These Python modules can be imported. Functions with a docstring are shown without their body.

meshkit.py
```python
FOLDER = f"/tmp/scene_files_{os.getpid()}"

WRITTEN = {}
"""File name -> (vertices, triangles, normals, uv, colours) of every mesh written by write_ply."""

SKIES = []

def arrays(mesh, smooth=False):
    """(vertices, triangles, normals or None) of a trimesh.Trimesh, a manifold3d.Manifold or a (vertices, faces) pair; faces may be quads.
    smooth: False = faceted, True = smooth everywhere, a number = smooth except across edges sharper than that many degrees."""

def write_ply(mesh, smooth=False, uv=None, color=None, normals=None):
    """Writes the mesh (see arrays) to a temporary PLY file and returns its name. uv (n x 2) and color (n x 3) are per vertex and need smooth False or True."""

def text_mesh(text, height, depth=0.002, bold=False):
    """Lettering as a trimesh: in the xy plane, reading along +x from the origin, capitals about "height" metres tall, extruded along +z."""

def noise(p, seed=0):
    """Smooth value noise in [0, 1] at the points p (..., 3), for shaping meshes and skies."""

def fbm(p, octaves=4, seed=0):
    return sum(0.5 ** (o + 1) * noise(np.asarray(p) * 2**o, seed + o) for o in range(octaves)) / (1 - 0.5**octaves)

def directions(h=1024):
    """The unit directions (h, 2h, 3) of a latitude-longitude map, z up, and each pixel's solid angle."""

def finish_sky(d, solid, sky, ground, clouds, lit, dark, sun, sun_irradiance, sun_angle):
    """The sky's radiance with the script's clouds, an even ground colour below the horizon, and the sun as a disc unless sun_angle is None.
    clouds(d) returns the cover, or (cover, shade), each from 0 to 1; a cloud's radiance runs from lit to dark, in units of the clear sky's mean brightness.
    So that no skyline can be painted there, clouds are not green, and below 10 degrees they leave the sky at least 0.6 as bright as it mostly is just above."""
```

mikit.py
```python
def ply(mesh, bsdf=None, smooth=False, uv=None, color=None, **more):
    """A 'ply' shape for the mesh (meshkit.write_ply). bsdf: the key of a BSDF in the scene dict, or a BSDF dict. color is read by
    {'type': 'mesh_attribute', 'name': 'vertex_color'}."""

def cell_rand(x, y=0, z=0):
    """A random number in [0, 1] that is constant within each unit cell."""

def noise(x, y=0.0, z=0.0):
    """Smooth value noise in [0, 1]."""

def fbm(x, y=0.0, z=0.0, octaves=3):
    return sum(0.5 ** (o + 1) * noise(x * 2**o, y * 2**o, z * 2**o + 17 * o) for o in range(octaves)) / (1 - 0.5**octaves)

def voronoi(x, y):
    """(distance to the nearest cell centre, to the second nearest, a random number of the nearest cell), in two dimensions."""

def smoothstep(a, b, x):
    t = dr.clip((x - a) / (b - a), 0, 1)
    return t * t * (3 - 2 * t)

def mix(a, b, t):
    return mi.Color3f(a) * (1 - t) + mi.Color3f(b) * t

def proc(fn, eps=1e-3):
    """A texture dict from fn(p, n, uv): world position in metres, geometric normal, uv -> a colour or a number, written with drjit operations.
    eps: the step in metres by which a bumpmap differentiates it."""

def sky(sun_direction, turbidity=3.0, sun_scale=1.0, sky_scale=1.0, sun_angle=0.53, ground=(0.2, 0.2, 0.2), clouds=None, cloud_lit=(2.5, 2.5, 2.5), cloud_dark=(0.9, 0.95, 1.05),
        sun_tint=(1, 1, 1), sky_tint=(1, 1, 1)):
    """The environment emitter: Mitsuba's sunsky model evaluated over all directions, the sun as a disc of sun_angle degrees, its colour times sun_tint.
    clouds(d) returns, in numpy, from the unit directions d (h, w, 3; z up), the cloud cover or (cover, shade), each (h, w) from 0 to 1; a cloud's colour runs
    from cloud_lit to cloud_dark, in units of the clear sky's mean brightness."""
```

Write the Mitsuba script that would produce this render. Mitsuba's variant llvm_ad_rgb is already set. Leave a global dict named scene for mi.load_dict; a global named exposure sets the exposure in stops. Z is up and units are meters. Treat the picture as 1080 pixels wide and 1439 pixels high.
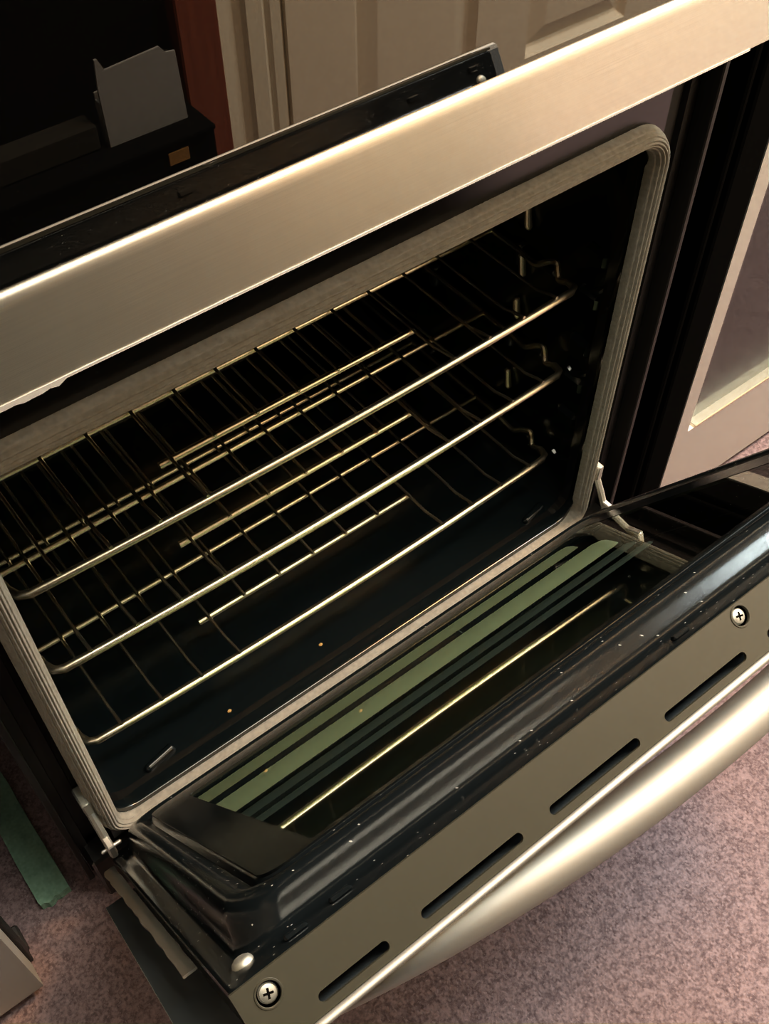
import math, random, numpy as np, trimesh, mitsuba as mi, drjit as dr, mikit, meshkit
from shapely.geometry import Polygon, Point, box as sbox, LineString
from shapely.ops import unary_union
random.seed(3); RNG = np.random.default_rng(3)
scene, labels = {}, {}
A3 = lambda *v: np.array(v, float)

# ------------------------------------------------------------------ camera, lights, exposure
EYE = A3(-.0518, -.4986, .5111)
FW = A3(.383737, .491966, -.781483)
UP = A3(.481351, .615644, .623926)
scene['camera'] = {'type': 'perspective', 'fov': 39.9, 'fov_axis': 'x', 'near_clip': .02, 'far_clip': 50.,
                   'to_world': mi.ScalarTransform4f().look_at(origin=EYE.tolist(), target=(EYE + FW).tolist(), up=UP.tolist())}
exposure = 0.3
WARM, COOL = A3(1.0, .74, .42), A3(.86, .98, 1.0)
LIGHTS = [('main', A3(.62, -.55), (1.0, .30), A3(1, .93, .76) * 22.5), ('cool', A3(2.22, -.15), (1.1, 1.1), COOL * 24.0), ('warm', A3(1.35, -.26), (.36, .36), A3(1, .52, .20) * 130.0)]
FLOOR, CEIL = -.66, 1.75

# ------------------------------------------------------------------ materials
def two(b): return {'type': 'twosided', 'bsdf': b}
def rgb(*c): return {'type': 'rgb', 'value': list(map(float, c))}
def diffuse(name, *c): scene[name] = two({'type': 'diffuse', 'reflectance': rgb(*c)})
def gloss(name, c, alpha, ior=1.5, spec=(1, 1, 1)):
    scene[name] = two({'type': 'roughplastic', 'diffuse_reflectance': c if isinstance(c, dict) else rgb(*c), 'alpha': alpha, 'int_ior': ior, 'specular_reflectance': rgb(*spec), 'nonlinear': False})
def metal(name, c, alpha, alpha_v=None):
    scene[name] = two({'type': 'roughconductor', 'material': 'none', 'distribution': 'ggx', 'alpha_u': alpha, 'alpha_v': alpha_v or alpha, 'specular_reflectance': c if isinstance(c, dict) else rgb(*c)})

N_, F_, S_ = mikit.noise, mikit.fbm, mikit.smoothstep
def carpet_col(p, n, uv):
    a = F_(p.x * 420, p.y * 420, 2., 3); b = F_(p.x * 190 + 9, p.y * 190, 0, 2); c = F_(p.x * 6, p.y * 6, 3, 3)
    col = mikit.mix((.105, .077, .086), (.272, .205, .220), S_(.18, .82, .65 * a + .35 * b))
    w = S_(.80, .96, N_(p.x * 460 + 40, p.y * 460, 7.))
    return mikit.mix(col, (.31, .245, .26), w * .5) * (.9 + .2 * c)
def carpet_h(p, n, uv):
    return N_(p.x * 560, p.y * 560, p.z * 560) * .6 + N_(p.x * 240, p.y * 240, 4.) * .4
scene['carpet'] = {'type': 'bumpmap', 'bump': mikit.proc(carpet_h, 4e-4), 'scale': .0022, 'bsdf': {'type': 'twosided', 'bsdf': {'type': 'diffuse', 'reflectance': mikit.proc(carpet_col)}}}
def green_col(p, n, uv):
    a = N_(p.x * 420, p.y * 420, p.z * 420); b = F_(p.x * 90, p.y * 90, p.z * 90, 3)
    return mikit.mix((.11, .22, .165), (.27, .44, .34), .5 * a + .5 * b)
scene['green_carpet'] = {'type': 'bumpmap', 'bump': mikit.proc(lambda p, n, uv: N_(p.x * 400, p.y * 400, p.z * 400), 4e-4), 'scale': .003, 'bsdf': two({'type': 'diffuse', 'reflectance': mikit.proc(green_col)})}
def steel_fn(p, n, uv):
    s = N_(p.x * 14., p.y * 900, p.z * 1800.) * .5 + N_(p.x * 40., p.y * 400, p.z * 3500.) * .5
    return mikit.mix((.68, .65, .57), (.84, .80, .70), s)
metal('steel', mikit.proc(steel_fn), .10, .26)
metal('satin_steel', (.70, .70, .66), .40)
metal('rack_chrome', (.85, .76, .57), .085)
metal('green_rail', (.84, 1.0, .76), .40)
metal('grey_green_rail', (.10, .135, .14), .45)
metal('zinc', (.66, .68, .62), .28)
metal('bright_zinc', (.85, .88, .86), .2)
gloss('enamel', (.003, .005, .006), .05)
def speck_fn(p, n, uv):
    d, _, r = mikit.voronoi(p.x * 170 + p.y * 110, (p.z - p.y * .6) * 170)
    return mikit.mix((.004, .006, .0075), (.42, .44, .43), S_(.11, .05, d) * S_(.89, .90, r))
gloss('liner_enamel', mikit.proc(speck_fn), .035, 1.46)
gloss('frame_enamel', (.006, .006, .006), .07, 1.6)
gloss('side_black', (.008, .008, .008), .35, 1.4)
gloss('panel_paint', (.050, .050, .038), .22)
gloss('skin_inside', (.10, .12, .135), .40)
gloss('frit', (.003, .004, .0045), .05, 1.38)
scene['window_pane'] = {'type': 'thindielectric', 'int_ior': 1.52, 'specular_reflectance': rgb(.97, 1.0, .92), 'specular_transmittance': rgb(.92, 1.0, .90)}
scene['black_glass'] = two({'type': 'plastic', 'diffuse_reflectance': rgb(.002, .002, .002), 'int_ior': 2.35, 'specular_reflectance': rgb(1., .97, .93)})
scene['dark_window'] = two({'type': 'plastic', 'diffuse_reflectance': rgb(.012, .009, .010), 'int_ior': 1.9})
def gasket_fn(p, n, uv):
    return mikit.mix((.22, .21, .182), (.36, .345, .30), F_(p.x * 300, p.y * 300, p.z * 300, 2))
scene['gasket_weave'] = two({'type': 'diffuse', 'reflectance': mikit.proc(gasket_fn)})
diffuse('void', .003, .003, .003)
gloss('tape', (.125, .122, .108), .3)
diffuse('wall_paint', .62, .58, .49)
diffuse('ceiling_white', .80, .78, .74)
gloss('door_white', (.74, .65, .49), .3)
diffuse('casing_paint', .56, .50, .38)
def wood_fn(p, n, uv):
    g = F_(p.x * 90, p.y * 90, p.z * 4, 3)
    return mikit.mix((.10, .022, .010), (.22, .055, .024), g)
gloss('red_wood', mikit.proc(wood_fn), .25)
diffuse('cardboard_gray', .20, .20, .19)
diffuse('ochre', .20, .11, .04)
diffuse('dark_shelf', .004, .004, .004)
diffuse('shelf_edge', .020, .019, .016)
diffuse('crumb_tan', .55, .33, .12)
diffuse('film_white', .75, .76, .74)
gloss('rubber', (.02, .02, .02), .4)

# ------------------------------------------------------------------ mesh helpers
def num(key):
    if key not in scene and key not in labels: return key
    i = 1
    while f'{key}_{i:03d}' in scene or f'{key}_{i:03d}' in labels: i += 1
    return f'{key}_{i:03d}'
def obj(name, mesh, mat, parent=None, smooth=False, label=None, uv=None, **more):
    key = num((parent + '__' if parent else '') + name)
    scene[key] = mikit.ply(mesh, mat, smooth, uv=uv, **more)
    if label: labels[key] = {'label': label}
    return key
def thing(name, label, cat, group=None):
    key = num(name); labels[key] = {'label': label, 'category': cat}
    if group: labels[key]['group'] = group
    return key
def tag(key, label, cat, group=None):
    labels[key] = {'label': label, 'category': cat}
    if group: labels[key]['group'] = group
def struct(name, mesh, mat, label=None, smooth=False):
    key = obj(name, mesh, mat, None, smooth); labels[key] = {'kind': 'structure'}
    if label: labels[key]['label'] = label
    return key
def cat(*ms): return trimesh.util.concatenate([m for m in ms])
def cbox(lo, hi, c=.002):
    lo, hi = np.minimum(lo, hi).astype(float), np.maximum(lo, hi).astype(float)
    c = min(c, *(0.45 * (hi - lo))); P = []
    for i in range(8):
        s = np.array([(i >> k) & 1 for k in range(3)])
        b = np.where(s, hi, lo); d = np.where(s, -c, c)
        for k in range(3):
            q = b + d; q[k] = b[k]; P.append(q)
    return trimesh.convex.convex_hull(np.array(P))
def tube(path, r, sides=10, closed=False):
    p = np.asarray(path, float); k = len(p)
    if closed: t = np.roll(p, -1, 0) - np.roll(p, 1, 0)
    else: t = np.gradient(p, axis=0)
    t /= np.linalg.norm(t, axis=1, keepdims=True)
    a = np.cross(t[0], [0, 0, 1.]) if abs(t[0, 2]) < .9 else np.cross(t[0], [1., 0, 0]); a /= np.linalg.norm(a)
    ang = np.arange(sides) * 2 * np.pi / sides; V = []
    rr = np.broadcast_to(r, (k,))
    for i in range(k):
        a = a - t[i] * (a @ t[i]); a /= np.linalg.norm(a); b = np.cross(t[i], a)
        V.append(p[i] + rr[i] * (np.cos(ang)[:, None] * a + np.sin(ang)[:, None] * b))
    V = np.concatenate(V); F = []
    for i in range(k if closed else k - 1):
        for j in range(sides):
            q = [i * sides + j, i * sides + (j + 1) % sides, ((i + 1) % k) * sides + (j + 1) % sides, ((i + 1) % k) * sides + j]
            F += [[q[0], q[2], q[1]], [q[0], q[3], q[2]]]
    if not closed:
        V = np.vstack([V, p[0], p[-1]]); n0 = k * sides
        for j in range(sides):
            F.append([n0, j, (j + 1) % sides]); F.append([n0 + 1, (k - 1) * sides + (j + 1) % sides, (k - 1) * sides + j])
    m = trimesh.Trimesh(V, F, process=False); m.fix_normals(); return m
def curve(pts, n=8):
    p = np.asarray(pts, float); p = np.vstack([2 * p[0] - p[1], p, 2 * p[-1] - p[-2]]); out = []
    for i in range(1, len(p) - 2):
        for s in np.linspace(0, 1, n, endpoint=False):
            a, b, c, d = p[i - 1:i + 3]
            out.append(.5 * (2 * b + (c - a) * s + (2 * a - 5 * b + 4 * c - d) * s * s + (3 * b - a - 3 * c + d) * s ** 3))
    out.append(p[-2]); return np.array(out)
def rrect(x0, x1, y0, y1, r, k=8):
    out = []
    for cx, cy, a0 in ((x1 - r, y1 - r, 0), (x0 + r, y1 - r, 90), (x0 + r, y0 + r, 180), (x1 - r, y0 + r, 270)):
        for a in np.linspace(a0, a0 + 90, k): out.append((cx + r * math.cos(math.radians(a)), cy + r * math.sin(math.radians(a))))
    return np.array(out)
def loft(rings, cap_first=False, cap_last=False):
    k = len(rings[0]); V = np.vstack(rings); F = []
    for i in range(len(rings) - 1):
        for j in range(k):
            a, b = i * k + j, i * k + (j + 1) % k
            F += [[a, b, b + k], [a, b + k, a + k]]
    if cap_first:
        V = np.vstack([V, rings[0].mean(0)]); F += [[len(V) - 1, (j + 1) % k, j] for j in range(k)]
    if cap_last:
        V = np.vstack([V, rings[-1].mean(0)]); o = (len(rings) - 1) * k; F += [[len(V) - 1, o + j, o + (j + 1) % k] for j in range(k)]
    return trimesh.Trimesh(V, F, process=False)
def extrude(poly, h):
    if poly.geom_type == 'Polygon': return trimesh.creation.extrude_polygon(poly, h)
    return cat(*[trimesh.creation.extrude_polygon(g, h) for g in poly.geoms])
def place(m, M):
    m = m.copy(); m.apply_transform(M); return m
def frame(o, x, y, z):
    M = np.eye(4); M[:3, 0], M[:3, 1], M[:3, 2], M[:3, 3] = x, y, z, o; return M
def capsule(a, b, r, k=10):
    a, b = A3(*a), A3(*b); L = np.linalg.norm(b - a); t = (b - a) / L
    s = np.linspace(-1, 1, 13); pts, rad = [], []
    for i in range(6): q = math.pi / 2 * (1 - i / 6); pts.append(a - t * r * math.sin(q)); rad.append(max(r * math.cos(q), r * .02))
    pts += [a, b]; rad += [r, r]
    for i in range(6): q = math.pi / 2 * (i + 1) / 6; pts.append(b + t * r * math.sin(q)); rad.append(max(r * math.cos(q), r * .02))
    return tube(pts, np.array(rad), k)
def screw_head(o, axis, r, h=.002):
    """A pan head with a cross recess cut as dark slots, axis pointing out."""
    prof = [(0, h), (r * .55, h * .96), (r * .85, h * .7), (r, h * .25), (r, 0), (0, 0)]
    m = trimesh.creation.revolve(np.array(prof)[::-1], sections=24)
    z = A3(*axis) / np.linalg.norm(axis); x = np.cross(z, [.3, 1, .2]); x /= np.linalg.norm(x)
    M = frame(A3(*o), x, np.cross(z, x), z)
    c = cat(trimesh.creation.box((r * 1.0, r * .22, h * .5)), trimesh.creation.box((r * .22, r * 1.0, h * .5))); c.apply_translation((0, 0, h * .82))
    return place(m, M), place(c, M)
XZ = lambda y: frame(A3(0, y, 0), A3(1, 0, 0), A3(0, 0, 1), A3(0, -1, 0))      # polygon (x, z) extruded towards -y

# ------------------------------------------------------------------ the room
RX0, RX1, RY0, RY1 = -1.9, 3.1, -1.06, .95
g = trimesh.creation.box((RX1 - RX0 + .2, RY1 - RY0 + .2, .06)); g.apply_translation(((RX0 + RX1) / 2, (RY0 + RY1) / 2, FLOOR - .03))
struct('floor', g, 'carpet', 'mauve speckled short-pile carpet floor')
g = trimesh.creation.box((RX1 - RX0 + .2, RY1 - RY0 + .2, .06)); g.apply_translation(((RX0 + RX1) / 2, (RY0 + RY1) / 2, CEIL + .03))
struct('ceiling', g, 'ceiling_white')
def wall(name, lo, hi): struct(name, trimesh.creation.box(bounds=[lo, hi]), 'wall_paint')
wall('wall_back', (RX0 - .06, RY1, FLOOR), (RX1 + .06, RY1 + .06, CEIL))
wall('wall_front', (RX0 - .06, RY0 - .10, FLOOR), (RX1 + .06, RY0 - .04, CEIL))
wall('wall_left', (RX0 - .06, RY0 - .04, FLOOR), (RX0, RY1, CEIL))
wall('wall_right', (RX1, RY0 - .04, FLOOR), (RX1 + .06, RY1, CEIL))
for kind, (lx, ly), (sx, sy), e in LIGHTS:
    t = thing('ceiling_light', {0: 'long warm white ceiling light panel over the aisle before the ovens', 1: 'cool white ceiling light panel towards the right wall', 2: 'small square amber ceiling light panel near the white door'}[sum(k.startswith('ceiling_light') for k in labels if '__' not in k)], 'ceiling light')
    fr = sbox(lx - sx / 2 - .03, ly - sy / 2 - .03, lx + sx / 2 + .03, ly + sy / 2 + .03).difference(sbox(lx - sx / 2, ly - sy / 2, lx + sx / 2, ly + sy / 2))
    m = extrude(fr, .025); m.apply_translation((0, 0, CEIL - .025)); obj('frame', m, 'ceiling_white', t)
    V = [(lx - sx / 2, ly - sy / 2, CEIL - .012), (lx + sx / 2, ly - sy / 2, CEIL - .012), (lx + sx / 2, ly + sy / 2, CEIL - .012), (lx - sx / 2, ly + sy / 2, CEIL - .012)]
    obj('diffuser', (np.array(V), np.array([[0, 2, 1], [0, 3, 2]])), 'ceiling_white', t, emitter={'type': 'area', 'radiance': rgb(*e)})

# opposite side of the aisle, seen only as a reflection in the black glass
YW = RY0
def panel_door(x0, x1, z0, z1, y):
    """six-panel door facing +y"""
    w = x1 - x0; holes = []
    px = [(x0 + .143, x0 + .438), (x0 + .578, x0 + .873)]
    pz = [(z0 + .030, z0 + .66), (z0 + .82, z0 + 1.45), (z0 + 1.56, z0 + 1.86)]
    P = sbox(x0, z0, x1, z1); parts = []
    for a, b in px:
        for c, d in pz: P = P.difference(sbox(a, c, b, d))
    body = place(extrude(P, .022), frame(A3(0, y - .011, 0), A3(1, 0, 0), A3(0, 0, 1), A3(0, -1, 0)))
    back = trimesh.creation.box(bounds=[(x0, y - .040, z0), (x1, y - .033, z1)])
    panels = []
    for a, b in px:
        for c, d in pz:
            r = [np.array([(q[0], y - yy, q[1]) for q in rrect(a + i, b - i, c + i, d - i, .002, 3)]) for i, yy in ((0, .011), (.012, .027), (.018, .030), (.054, .016), (.058, .016))]
            m = loft(r, cap_last=True); m.fix_normals(); panels.append(m)
    return body, back, panels
b, bk, ps = panel_door(.897, 1.913, FLOOR + .008, 1.36, YW)
key = obj('door_1', cat(b, bk), 'door_white'); labels[key] = {'kind': 'structure', 'label': 'white six-panel door mirrored in the black glass'}
for m in ps: obj('panel', m, 'door_white', key)
def casing(x0, x1, flip=1):
    prof = [(0, 0), (0, .012), (.012, .020), (.030, .017), (.048, .012), (.060, .018), (.066, .026), (.096, .026), (.104, .020), (.112, .026), (.130, .026), (.140, .018), (.140, 0)]
    P = Polygon([((x0 + a) if flip > 0 else (x1 - a), YW - .04 + c) for a, c in prof])
    m = extrude(P, 2.05); m.apply_translation((0, 0, FLOOR)); return m
struct('trim_1', casing(.757, .897), 'casing_paint', 'beige moulded casing left of the white door')
struct('trim_2', casing(1.913, 2.04, -1), 'casing_paint', 'beige moulded casing right of the white door')
k = obj('wooden_board', cbox((.683, YW - .04, FLOOR), (.757, YW + .012, 1.5), .003), 'red_wood'); tag(k, 'upright red-brown wooden board mirrored beside the beige door casing', 'board')
# dark things left of the board
k = obj('black_panel', cbox((-1.2, YW - .038, FLOOR), (.679, YW - .012, 1.5), .002), 'dark_shelf'); tag(k, 'tall flat black panel mirrored at the left end of the black glass', 'panel')
t = thing('low_black_cabinet', 'low black cabinet mirrored below the grey-white carton', 'cabinet')
obj('body', cbox((-.60, YW - .008, FLOOR), (.676, YW + .10, -.424), .002), 'dark_shelf', t)
obj('top', cbox((-.60, YW - .008, -.4235), (.676, YW + .106, -.4145), .002), 'dark_shelf', t)
obj('ledge', cbox((-.60, YW + .02, -.414), (.50, YW + .06, -.372), .003), 'shelf_edge', t)
obj('label_plate', cbox((.588, YW + .100, -.458), (.625, YW + .1025, -.436), .0008), 'ochre', t, label='small ochre plate')
for x, z in ((.545, -.480), (.555, -.505)): obj('catch', cbox((x, YW + .100, z - .016), (x + .010, YW + .104, z), .001), 'shelf_edge', t)
box_p = Polygon([(.513, -.414), (.513, -.318), (.517, -.275), (.5215, -.275), (.530, -.294), (.622, -.288), (.632, -.300), (.647, -.302), (.651, -.414)])
t = thing('open_carton', 'grey-white carton with raised flaps mirrored beside the red-brown board', 'carton')
obj('front_face', place(extrude(box_p, .004), XZ(YW + .064)), 'cardboard_gray', t)
obj('back_face', cbox((.515, YW + .036, -.414), (.649, YW + .039, -.335), .001), 'cardboard_gray', t)
for x in (.514, .646): obj('side_face', cbox((x, YW + .039, -.414), (x + .003, YW + .064, -.345), .001), 'cardboard_gray', t)

# ------------------------------------------------------------------ the oven: shell, frame, cavity
OV = thing('double_wall_oven', 'stainless and black glass double wall oven with its lower door ajar', 'oven')
X0, X1 = -.052, .709                      # cabinet
CW, CH = .63, .5097                       # gasket opening
def shell(x0, x1, z0, z1, y0, y1, th=.012):
    """open-fronted cabinet"""
    return cat(trimesh.creation.box(bounds=[(x0, y0, z0), (x0 + th, y1, z1)]), trimesh.creation.box(bounds=[(x1 - th, y0, z0), (x1, y1, z1)]),
               trimesh.creation.box(bounds=[(x0 + th, y0, z1 - th), (x1 - th, y1, z1)]), trimesh.creation.box(bounds=[(x0 + th, y0, z0), (x1 - th, y1, z0 + th)]), trimesh.creation.box(bounds=[(x0 + th, y1 - th, z0 + th), (x1 - th, y1, z1 - th)]))
obj('body', shell(X0 + .004, X1 - .004, FLOOR + .012, 1.05, .030, .62), 'side_black', OV)
# front frame round the opening
out = sbox(-.014, -.555, .646, .118)
hole = Polygon(rrect(-.003, CW + .003, -CH - .003, .003, .028))
obj('front_frame', place(extrude(out.difference(hole), .020), XZ(.024)), 'frame_enamel', OV)
for s, xa, xb, xr in ((0, X0 + .004, -.016, X0), (1, .648, X1 - .004, X1)):
    sg = -1 if s == 0 else 1
    pr = [(xa, .034), (xb, .034), (xb, .020), (xa + (xb - xa) * .72, .018), (xa + (xb - xa) * .70, .024), (xa + (xb - xa) * .30, .024), (xa + (xb - xa) * .28, .018), (xa, .018)]
    m = extrude(Polygon(pr), .118 + .60); m.apply_translation((0, 0, -.60)); m.fix_normals(); obj('side_trim', m, 'side_black', OV)
    m = cbox((xr - .0035, .0, -.60), (xr + .0035, .05, .118), .0012); obj('trim_ridge', m, 'side_black', OV)
obj('trim_screw', cat(*screw_head((.662, .021, .020), (0, -1, 0), .0055)), 'zinc', OV)
# kick panel under the door
obj('kick_panel', cbox((X0 + .006, -.006, FLOOR + .010), (X1 - .006, .022, -.560), .003), 'frame_enamel', OV)
# cavity
def ring(x0, x1, z0, z1, r, y, k=8): return np.array([(a, y, b) for a, b in rrect(x0, x1, z0, z1, r, k)])
cav = loft([ring(-.004, CW + .004, -CH - .004, .004, .029, .0035), ring(-.001, CW + .001, -CH - .001, .001, .026, .0015), ring(0, CW, -CH, .0, .025, .004), ring(-.003, CW + .003, -CH - .002, .003, .028, .012), ring(-.010, CW + .010, -CH - .004, .008, .030, .022), ring(-.014, CW + .014, -CH - .005, .012, .032, .05), ring(-.014, CW + .014, -CH - .005, .012, .032, .46),
            ring(-.006, CW + .006, -CH + .003, .004, .030, .475), ring(.02, CW - .02, -CH + .03, -.02, .02, .480)], cap_last=True)
obj('cavity', cav, 'enamel', OV, 40)
# fan cover ring on the back wall
obj('fan_cover', cat(*[tube([(.315 + r * math.cos(a), .4755, -.24 + r * math.sin(a)) for a in np.linspace(0, 2 * math.pi, 40)[:-1]], .003, 6, True) for r in (.10, .08, .055, .03)]), 'enamel', OV, 40)
# gasket with lengthwise ribs
def gasket_mesh(width=.021, depth=.014, ribs=7):
    sec = []
    for i in range(0, 8 * ribs + 1):
        s = i / (8 * ribs); e = math.sin(math.pi * s) ** .6
        sec.append((s * width, -depth * e - .0017 * (abs(math.sin(ribs * math.pi * s))) * (.3 + .7 * e)))
    rings = []
    for o, y in sec: rings.append(np.array([(a, .004 + y, b) for a, b in rrect(-o, CW + o, -CH - .0135 - o * .6, o, .022 + o, 12)]))
    m = loft(rings); return m
obj('door_gasket', gasket_mesh(), 'gasket_weave', OV, 75)
# embossed rack supports in the right and left wall
SUP = []
for side, xw, sg in (('r', CW + .014, -1), ('l', -.014, 1)):
    for z in (-.195, -.312, -.451):
        m = [capsule((xw, .10, z - .012), (xw, .42, z - .012), .0065)]
        arc = [(xw, .060 - .001, z - .004), (xw, .050, z - .006), (xw, .036, z + .004), (xw, .024, z + .020), (xw, .016, z + .040)]
        m.append(tube(curve(arc, 5), .0045, 8))
        for y in (.152, .29): m.append(capsule((xw, y, z - .030), (xw, y, z - .008), .0075))
        obj('rack_support', cat(*m), 'enamel', OV, 40)
    for z in (-.151, -.205, -.270, -.325, -.380):
        m = cbox((xw - .007, .030, z - .013), (xw + .007, .062, z + .009), .005)
        obj('rack_stub', m, 'enamel', OV, 20)
    for z in (-.160, -.222, -.282, -.393):
        obj('wall_boss', capsule((xw + sg * .006, .140, z - .010), (xw + sg * .004, .146, z + .008), .0045), 'rack_chrome', OV, 40)
# corner embosses low in the cavity
for x in (.05, CW - .05): obj('floor_boss', capsule((x, .028, -CH - .002), (x + .028, .034, -CH - .002), .005), 'enamel', OV, 40)
for px, py in ((.277, .040), (.151, .033)):
    m = trimesh.creation.icosphere(1, .0026); m.apply_scale((1, .7, .6)); m.apply_translation((px, py, -CH - .0035))
    key = obj('crumb', m, 'crumb_tan'); tag(key, 'tiny tan crumb on the black oven floor, ' + ('the right one of two' if px > .2 else 'the left one of two'), 'crumb', 'crumbs on the oven floor')

# ------------------------------------------------------------------ racks
def oven_rack(zr, label):
    t = thing('oven_rack', label, 'oven rack', 'wire racks inside the open oven')
    xl, xr, xc = .006, .628, .317
    yf = lambda x: .050 - .0067 * max(1 - (2 * (x - xc) / .63) ** 2, 0)
    zf = zr + .0075
    xs = np.linspace(xl + .012, xr - .012, 33)
    front = [(xl, .066, zf - .004), (xl + .004, .054, zf - .001)] + [(x, yf(x), zf) for x in xs] + [(xr - .004, .054, zf - .001), (xr, .066, zf - .004)]
    obj('front_bar', tube(front, .0041, 10), 'rack_chrome', t, 40)
    for x, sg in ((xl, -1), (xr, 1)):
        pts = [(x, .066, zf - .004), (x, .078, zr - .002), (x + sg * .003, .084, zr + .003), (x + sg * .004, .089, zr + .012), (x + sg * .002, .099, zr + .008), (x, .112, zr - .002), (x, .125, zr - .003), (x, .145, zr), (x, .18, zr), (x, .30, zr), (x, .44, zr)]
        obj('side_rail', tube(curve(pts, 5), .0033, 8), 'rack_chrome', t, 40)
    for y in (.184, .313, .44):
        obj('cross_bar', tube([(xl, y, zr), (.2, y, zr), (.4, y, zr), (xr, y, zr)], .0032, 10), 'rack_chrome', t, 40)
    obj('middle_bar', tube([(.170, .1096, zr), (.3, .1096, zr), (.459, .1096, zr)], .0034, 10), 'rack_chrome', t, 40)
    for k in range(13):
        x = .593 - .04573 * k
        if 4 <= k <= 8: pts = [(x, .447, zr + .0050), (x, .25, zr + .0050), (x, .1075, zr + .0052), (x, .1055, zr + .0050)]
        else: pts = [(x, .447, zr + .0050), (x, .25, zr + .0050), (x, .075, zr + .0052), (x, yf(x) + .008, zf + .0035), (x, yf(x) - .001, zf + .0052)]
        obj('wire', tube(pts, .0019, 6), 'rack_chrome', t, 40)
    return t
oven_rack(-.1952, 'topmost of the three chrome wire racks inside the open oven')
oven_rack(-.3120, 'middle one of the three chrome wire racks inside the open oven')
oven_rack(-.4506, 'lowest of the three chrome wire racks, just above the oven floor')

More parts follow.
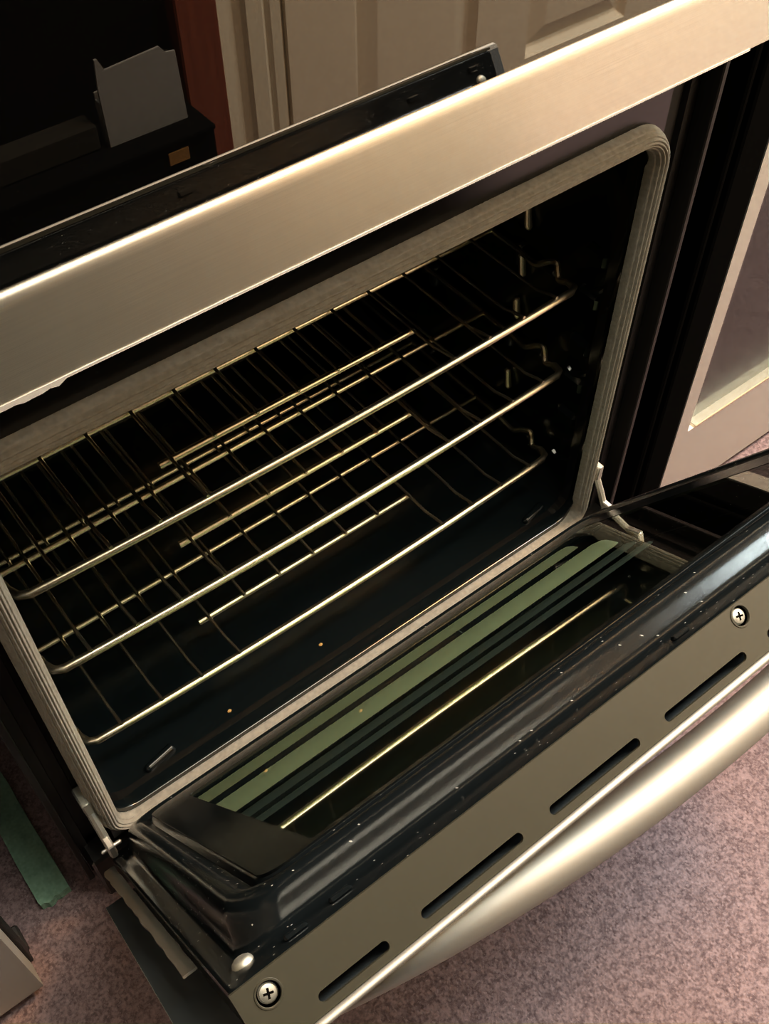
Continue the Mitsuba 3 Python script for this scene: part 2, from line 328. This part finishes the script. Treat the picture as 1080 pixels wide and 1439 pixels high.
# ------------------------------------------------------------------ lower door, ajar
TH = math.radians(57)
TV = A3(0, -math.cos(TH), math.sin(TH)); EV = A3(0, math.sin(TH), math.cos(TH)); P0 = A3(0, 0, -.531)
DM = frame(P0, A3(1, 0, 0), TV, EV)                       # door coordinates: u along x, v up the door, w towards the oven
dv = lambda u, v, w: P0 + A3(1, 0, 0) * u + TV * v + EV * w
def dring(x0, x1, v0, v1, r, w, k=9): return np.array([dv(a, b, w) for a, b in rrect(x0, x1, v0, v1, r, k)])
DL, DR, DTOP = -.0275, .675, .600
LD = OV + '__lower_door'
def lr(i, j, r, w): return dring(DL + i, DR - i, .0 + j * .6, DTOP - j, r, w)
rings = [lr(.002, .030, .004, -.0565), lr(.002, .030, .004, -.0238), lr(.0, .0022, .004, -.0232), lr(.0, .0, .004, -.0222), lr(.0008, .0008, .004, -.0198), lr(.003, .003, .005, -.019), lr(.013, .022, .02, -.019), lr(.0165, .0275, .024, -.0178), lr(.019, .031, .026, -.0145), lr(.021, .0345, .028, -.008),
         lr(.0235, .0385, .030, -.0025), lr(.0275, .043, .032, .0005), lr(.033, .048, .032, .0012), lr(.038, .053, .032, .0004), lr(.0405, .056, .030, -.0022), lr(.046, .0595, .028, -.0050), lr(.0485, .062, .026, -.0032), lr(.0515, .066, .024, -.0012), lr(.0535, .070, .022, -.0014), lr(.0545, .071, .020, -.0100)]
m = loft(rings); scene[LD] = mikit.ply(m, 'liner_enamel', 45); labels[LD] = {'label': 'lower oven door standing ajar, black inside'}
WIN = Polygon(rrect(.060, .592, .090, .524, .004))
m = place(extrude(Polygon(rrect(DL + .051, DR - .051, (.043), DTOP - .068, .018)).difference(WIN), .003), DM); m.apply_translation(EV * -.0030); obj('glass_border', m, 'frit', LD)
for i, w in enumerate((-.0004,)):
    q = WIN.buffer(-.0004 if i == 0 else .012); x0, y0, x1, y1 = q.bounds
    ww = w
    V = np.array([dv(x0, y0, w), dv(x1, y0, w), dv(x1, y1, ww), dv(x0, y1, ww)]); obj('window_pane', (V, np.array([[0, 1, 2], [0, 2, 3]])), 'window_pane', LD, label='greenish clear window pane')
m = place(trimesh.creation.box(bounds=[(DL + .03, .03, -.0555), (DR - .03, DTOP - .05, -.050)]), DM); obj('inner_backing', m, 'frit', LD)
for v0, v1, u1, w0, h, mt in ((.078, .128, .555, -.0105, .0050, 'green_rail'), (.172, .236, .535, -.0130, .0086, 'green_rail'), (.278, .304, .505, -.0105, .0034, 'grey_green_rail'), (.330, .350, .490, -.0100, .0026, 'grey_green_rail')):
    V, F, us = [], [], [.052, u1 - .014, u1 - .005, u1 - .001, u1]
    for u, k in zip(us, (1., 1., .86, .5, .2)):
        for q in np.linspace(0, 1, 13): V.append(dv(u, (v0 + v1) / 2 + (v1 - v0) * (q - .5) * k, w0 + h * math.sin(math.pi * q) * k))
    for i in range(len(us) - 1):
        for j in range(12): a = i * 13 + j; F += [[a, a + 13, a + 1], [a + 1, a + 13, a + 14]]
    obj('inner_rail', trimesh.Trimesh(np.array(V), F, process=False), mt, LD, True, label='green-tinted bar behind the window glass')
# top edge panel with vent slots and screws
TOPM = frame(dv(0, DTOP + .0002, -.019), A3(1, 0, 0), -EV, A3(0, 0, 0)); TOPM = frame(dv(0, DTOP, -.019), A3(1, 0, 0), EV * -1, TV * 1)
if np.linalg.det(TOPM[:3, :3]) < 0: TOPM = TOPM
slots = [(.008, .052), (.074, .145), (.166, .237), (.259, .331), (.352, .424), (.445, .517), (.538, .609), (.630, .664)]
P = sbox(DL, .0005, DR, .0372)
holes = []
for a, b in slots: P = P.difference(LineString([(a + .003, .0297), (b - .003, .0297)]).buffer(.0030, 6))
SCR = [(-.011, .0115), (.342, .0088), (.655, .0105)]
for q in SCR: P = P.difference(Point(q).buffer(.0068, 12))
m = extrude(P, .0022)
V = m.vertices; m = trimesh.Trimesh(np.array([dv(a, DTOP + c, -.019 - b) for a, b, c in V]), m.faces, process=False); m.fix_normals()
obj('top_edge_panel', m, 'panel_paint', LD, label='brown-grey top edge with vent slots')
m = trimesh.creation.box(bounds=[(DL + .003, DTOP - .030, -.0555), (DR - .003, DTOP - .028, -.0245)]); obj('vent_channel', place(m, DM), 'void', LD)
for a, b in SCR:
    h, c = screw_head(dv(a, DTOP - .0006, -.019 - b), TV, .0053, .0022)
    key = obj('screw', h, 'zinc', LD, 30); 
    obj('screw_recess', c, 'void', LD)
    z = TV; x = A3(1, 0, 0); rim = tube([dv(a, DTOP + .0022, -.019 - b) + .0070 * (math.cos(q) * x + math.sin(q) * EV) for q in np.linspace(0, 2 * math.pi, 25)[:-1]], .0007, 6, True)
    obj('screw_rim', rim, 'panel_paint', LD, 40)
# outer skin of stainless steel
sk = [(-.001, .0), (.0, .0)]
def skin():
    x0, x1 = -.056, .714
    R = [dring(x0, x1, .018, DTOP + .001, .004, -.0566), dring(x0, x1, .018, DTOP + .0035, .005, -.0575), dring(x0, x1, .018, DTOP + .0042, .005, -.0595), dring(x0, x1, .018, DTOP + .0030, .005, -.0612), dring(x0 + .001, x1 - .001, .019, DTOP + .001, .005, -.0618)]
    return loft(R, cap_first=True, cap_last=True)
obj('outer_skin', skin(), 'satin_steel', LD, 50)
m = place(trimesh.creation.box(bounds=[(-.0555, .019, -.0570), (.7135, DTOP - .003, -.0562)]), DM); obj('skin_lining', m, 'skin_inside', LD, label='dull blue-grey inside of the outer skin')
# ragged grey insulating strip along the left and right door side
for sg in (-1, 1):
    edge = lambda k: -.0290 - .0022 * RNG.random()
    inn = [(-.0290 - .0008 * RNG.random(), v) for v in np.linspace(.02, .50, 24)]; outr = [(-.0375 - .003 * RNG.random() * (1 - 1.2 * v) - .002 * (1 - 2 * v), v) for v in np.linspace(.50, .02, 24)]
    P = Polygon(inn + outr)
    if sg > 0: P = Polygon([(DL + DR - a, b) for a, b in inn + outr])
    m = place(extrude(P.buffer(0), .0016), DM); m.apply_translation(EV * -.0275); obj('side_strip', m, 'tape', LD, label='ragged grey sealing strip')
# domed screws and clips on the inner flange
for u, v in ((-.012, .575), (.652, .575)):
    h, c = screw_head(dv(u, v, -.0192), EV, .0062, .004); obj('flange_screw', h, 'zinc', LD, 40)
for u, v in ((.010, .589), (.040, .585), (.300, .588), (.560, .585), (.640, .589)):
    obj('flange_clip', place(cbox((u, v - .003, -.0195), (u + .014, v + .003, -.0165), .0012), DM), 'liner_enamel', LD)
# bow handle
def handle():
    us = np.linspace(-.012, .654, 57); pts, rad = [], []
    for u in us:
        q = abs(u - .321) / .333
        pts.append(dv(u, DTOP - .040, -.019 - (.078 - .042 * q ** 2.0))); rad.append(.0158 - .002 * q ** 4)
    m = tube(pts, np.array(rad), 24)
    return m
obj('handle', handle(), 'satin_steel', LD, 50, label='thick bowed brushed steel handle')
# hinge arms
for x in (-.0235, .6605):
    sg = 1 if x > .3 else -1
    m = cat(cbox((x - .0045, -.006, -.462), (x + .0045, .018, -.440), .0015), tube([(x, .004, -.452), (x, -.012, -.478), (x, -.027, -.506), (x, -.030, -.512)], .0042, 8))
    key = obj('hinge_arm', m, 'zinc', OV, 40, label='bare metal hinge arm')
    obj('hinge_plate', cbox((x - .0035, -.034, -.513), (x + .0035, -.020, -.488), .0012), 'bright_zinc', key)
    a = capsule((x - .008, -.026, -.503), (x + .010, -.026, -.503), .0022); obj('hinge_pin', a, 'bright_zinc', key, 40)

# ------------------------------------------------------------------ upper door with black glass and stainless strip
UD = OV + '__upper_door'
ST, SB, YG, YS = .159, .092, -.043, -.0475
scene[UD] = mikit.ply(cbox((-.055, YG + .003, SB + .003), (.714, -.002, .66), .003), 'side_black'); labels[UD] = {'label': 'closed upper oven door with black glass front'}
obj('glass', cbox((-.055, YG, ST - .006), (.714, YG + .005, .60), .0012), 'black_glass', UD, label='black mirror-like door glass')
def strip_mesh(z0, z1):
    prof = [(YG + .004, z1 - .001), (YS + .0040, z1), (YS + .0022, z1 - .0008), (YS + .0010, z1 - .0026), (YS + .0003, z1 - .0052), (YS, z1 - .0085), (YS, z0 + .0016), (YS + .0006, z0 + .0004), (YS + .0018, z0), (-.004, z0)]
    V, F, U = [], [], []
    xs = np.linspace(-.056, .715, 40)
    for x in xs:
        for k, (y, z) in enumerate(prof): V.append((x, y, z)); U.append((x, z + y))
    n = len(prof)
    for i in range(len(xs) - 1):
        for k in range(n - 1):
            a, b = i * n + k, (i + 1) * n + k; F += [[a, a + 1, b + 1], [a, b + 1, b]]
    return trimesh.Trimesh(V, F, process=False), np.array(U)
m, U = strip_mesh(SB, ST); obj('trim_strip', m, 'steel', UD, True, uv=U, label='brushed stainless strip below the glass')
obj('top_trim', cbox((-.056, YS, .60), (.715, -.004, .665), .003), 'satin_steel', UD)
film = Polygon([(x, SB + .0014 + .0003 * RNG.random()) for x in np.linspace(.030, .66, 60)] + [(x, SB - .0004 - .0034 * RNG.random() * (x < .07)) for x in np.linspace(.66, .030, 120)])
obj('film_edge', place(extrude(film, .0004), XZ(YS - .0001)), 'film_white', UD, label='torn white edge of protective film')
obj('control_panel', cbox((-.055, -.03, .68), (.714, .02, .86), .004), 'black_glass', OV)

# ------------------------------------------------------------------ neighbours
NB = thing('stainless_oven', 'stainless-framed oven standing to the right of the open oven', 'oven')
obj('body', cat(trimesh.creation.box(bounds=[(.764, .012, FLOOR + .01), (1.53, .62, .45)])), 'side_black', NB)
obj('side_trim', cat(cbox((.755, .004, -.645), (.763, .05, .45), .002), cbox((.768, .0, -.645), (.811, .012, .45), .002)), 'void', NB)
fr = sbox(.812, -.648, 1.53, .45).difference(Polygon(rrect(.836, 1.494, -.499, .40, .002)))
obj('front_panel', place(extrude(fr, .020), XZ(.020)), 'satin_steel', NB)
obj('window', cbox((.833, .012, -.502), (1.497, .016, .403), .001), 'dark_window', NB, label='dark glossy window mirroring the carpet')
obj('window_ledge', cbox((.849, -.001, -.5005), (1.494, .014, -.4955), .001), 'rack_chrome', NB, label='bright lower ledge of the window')
obj('foot', cbox((.80, .03, FLOOR), (.84, .07, FLOOR + .012), .002), 'rubber', NB)
obj('foot', cbox((1.45, .03, FLOOR), (1.49, .07, FLOOR + .012), .002), 'rubber', NB)
NL = thing('steel_dishwasher', 'stainless appliance front at the bottom left edge, beside the green strip', 'appliance')
obj('body', trimesh.creation.box(bounds=[(-.745, -.02, FLOOR + .012), (-.150, .56, .19)]), 'side_black', NL)
prof = [(-.022, -.640), (-.046, -.640), (-.0495, -.637), (-.0505, -.632), (-.0505, .20), (-.022, .20)]
m = extrude(Polygon(prof), .605); m = trimesh.Trimesh(np.array([(-.144 - c, a, b) for a, b, c in m.vertices]), m.faces, process=False); m.fix_normals()
obj('front_panel', m, 'satin_steel', NL)
obj('edge_seal', cbox((-.147, -.020, -.64), (-.1405, .0, .19), .001), 'rubber', NL)
for x in (-.72, -.17): obj('foot', cbox((x, .0, FLOOR), (x + .03, .03, FLOOR + .013), .002), 'rubber', NL)

def carpet_strip():
    n = 14; pts = [(-.112 + .002 * RNG.random(), y) for y in np.linspace(.42, .034, n)] + [(x, .027 + .004 * RNG.random()) for x in np.linspace(-.110, -.080, 8)] + [(-.077 + .0012 * RNG.random(), y) for y in np.linspace(.030, .42, n)]
    m = extrude(Polygon(pts), .014); m.apply_translation((0, 0, FLOOR)); return m
k = obj('green_carpet_strip', carpet_strip(), 'green_carpet'); tag(k, 'green carpet-covered strip on the floor left of the open oven', 'carpet strip')
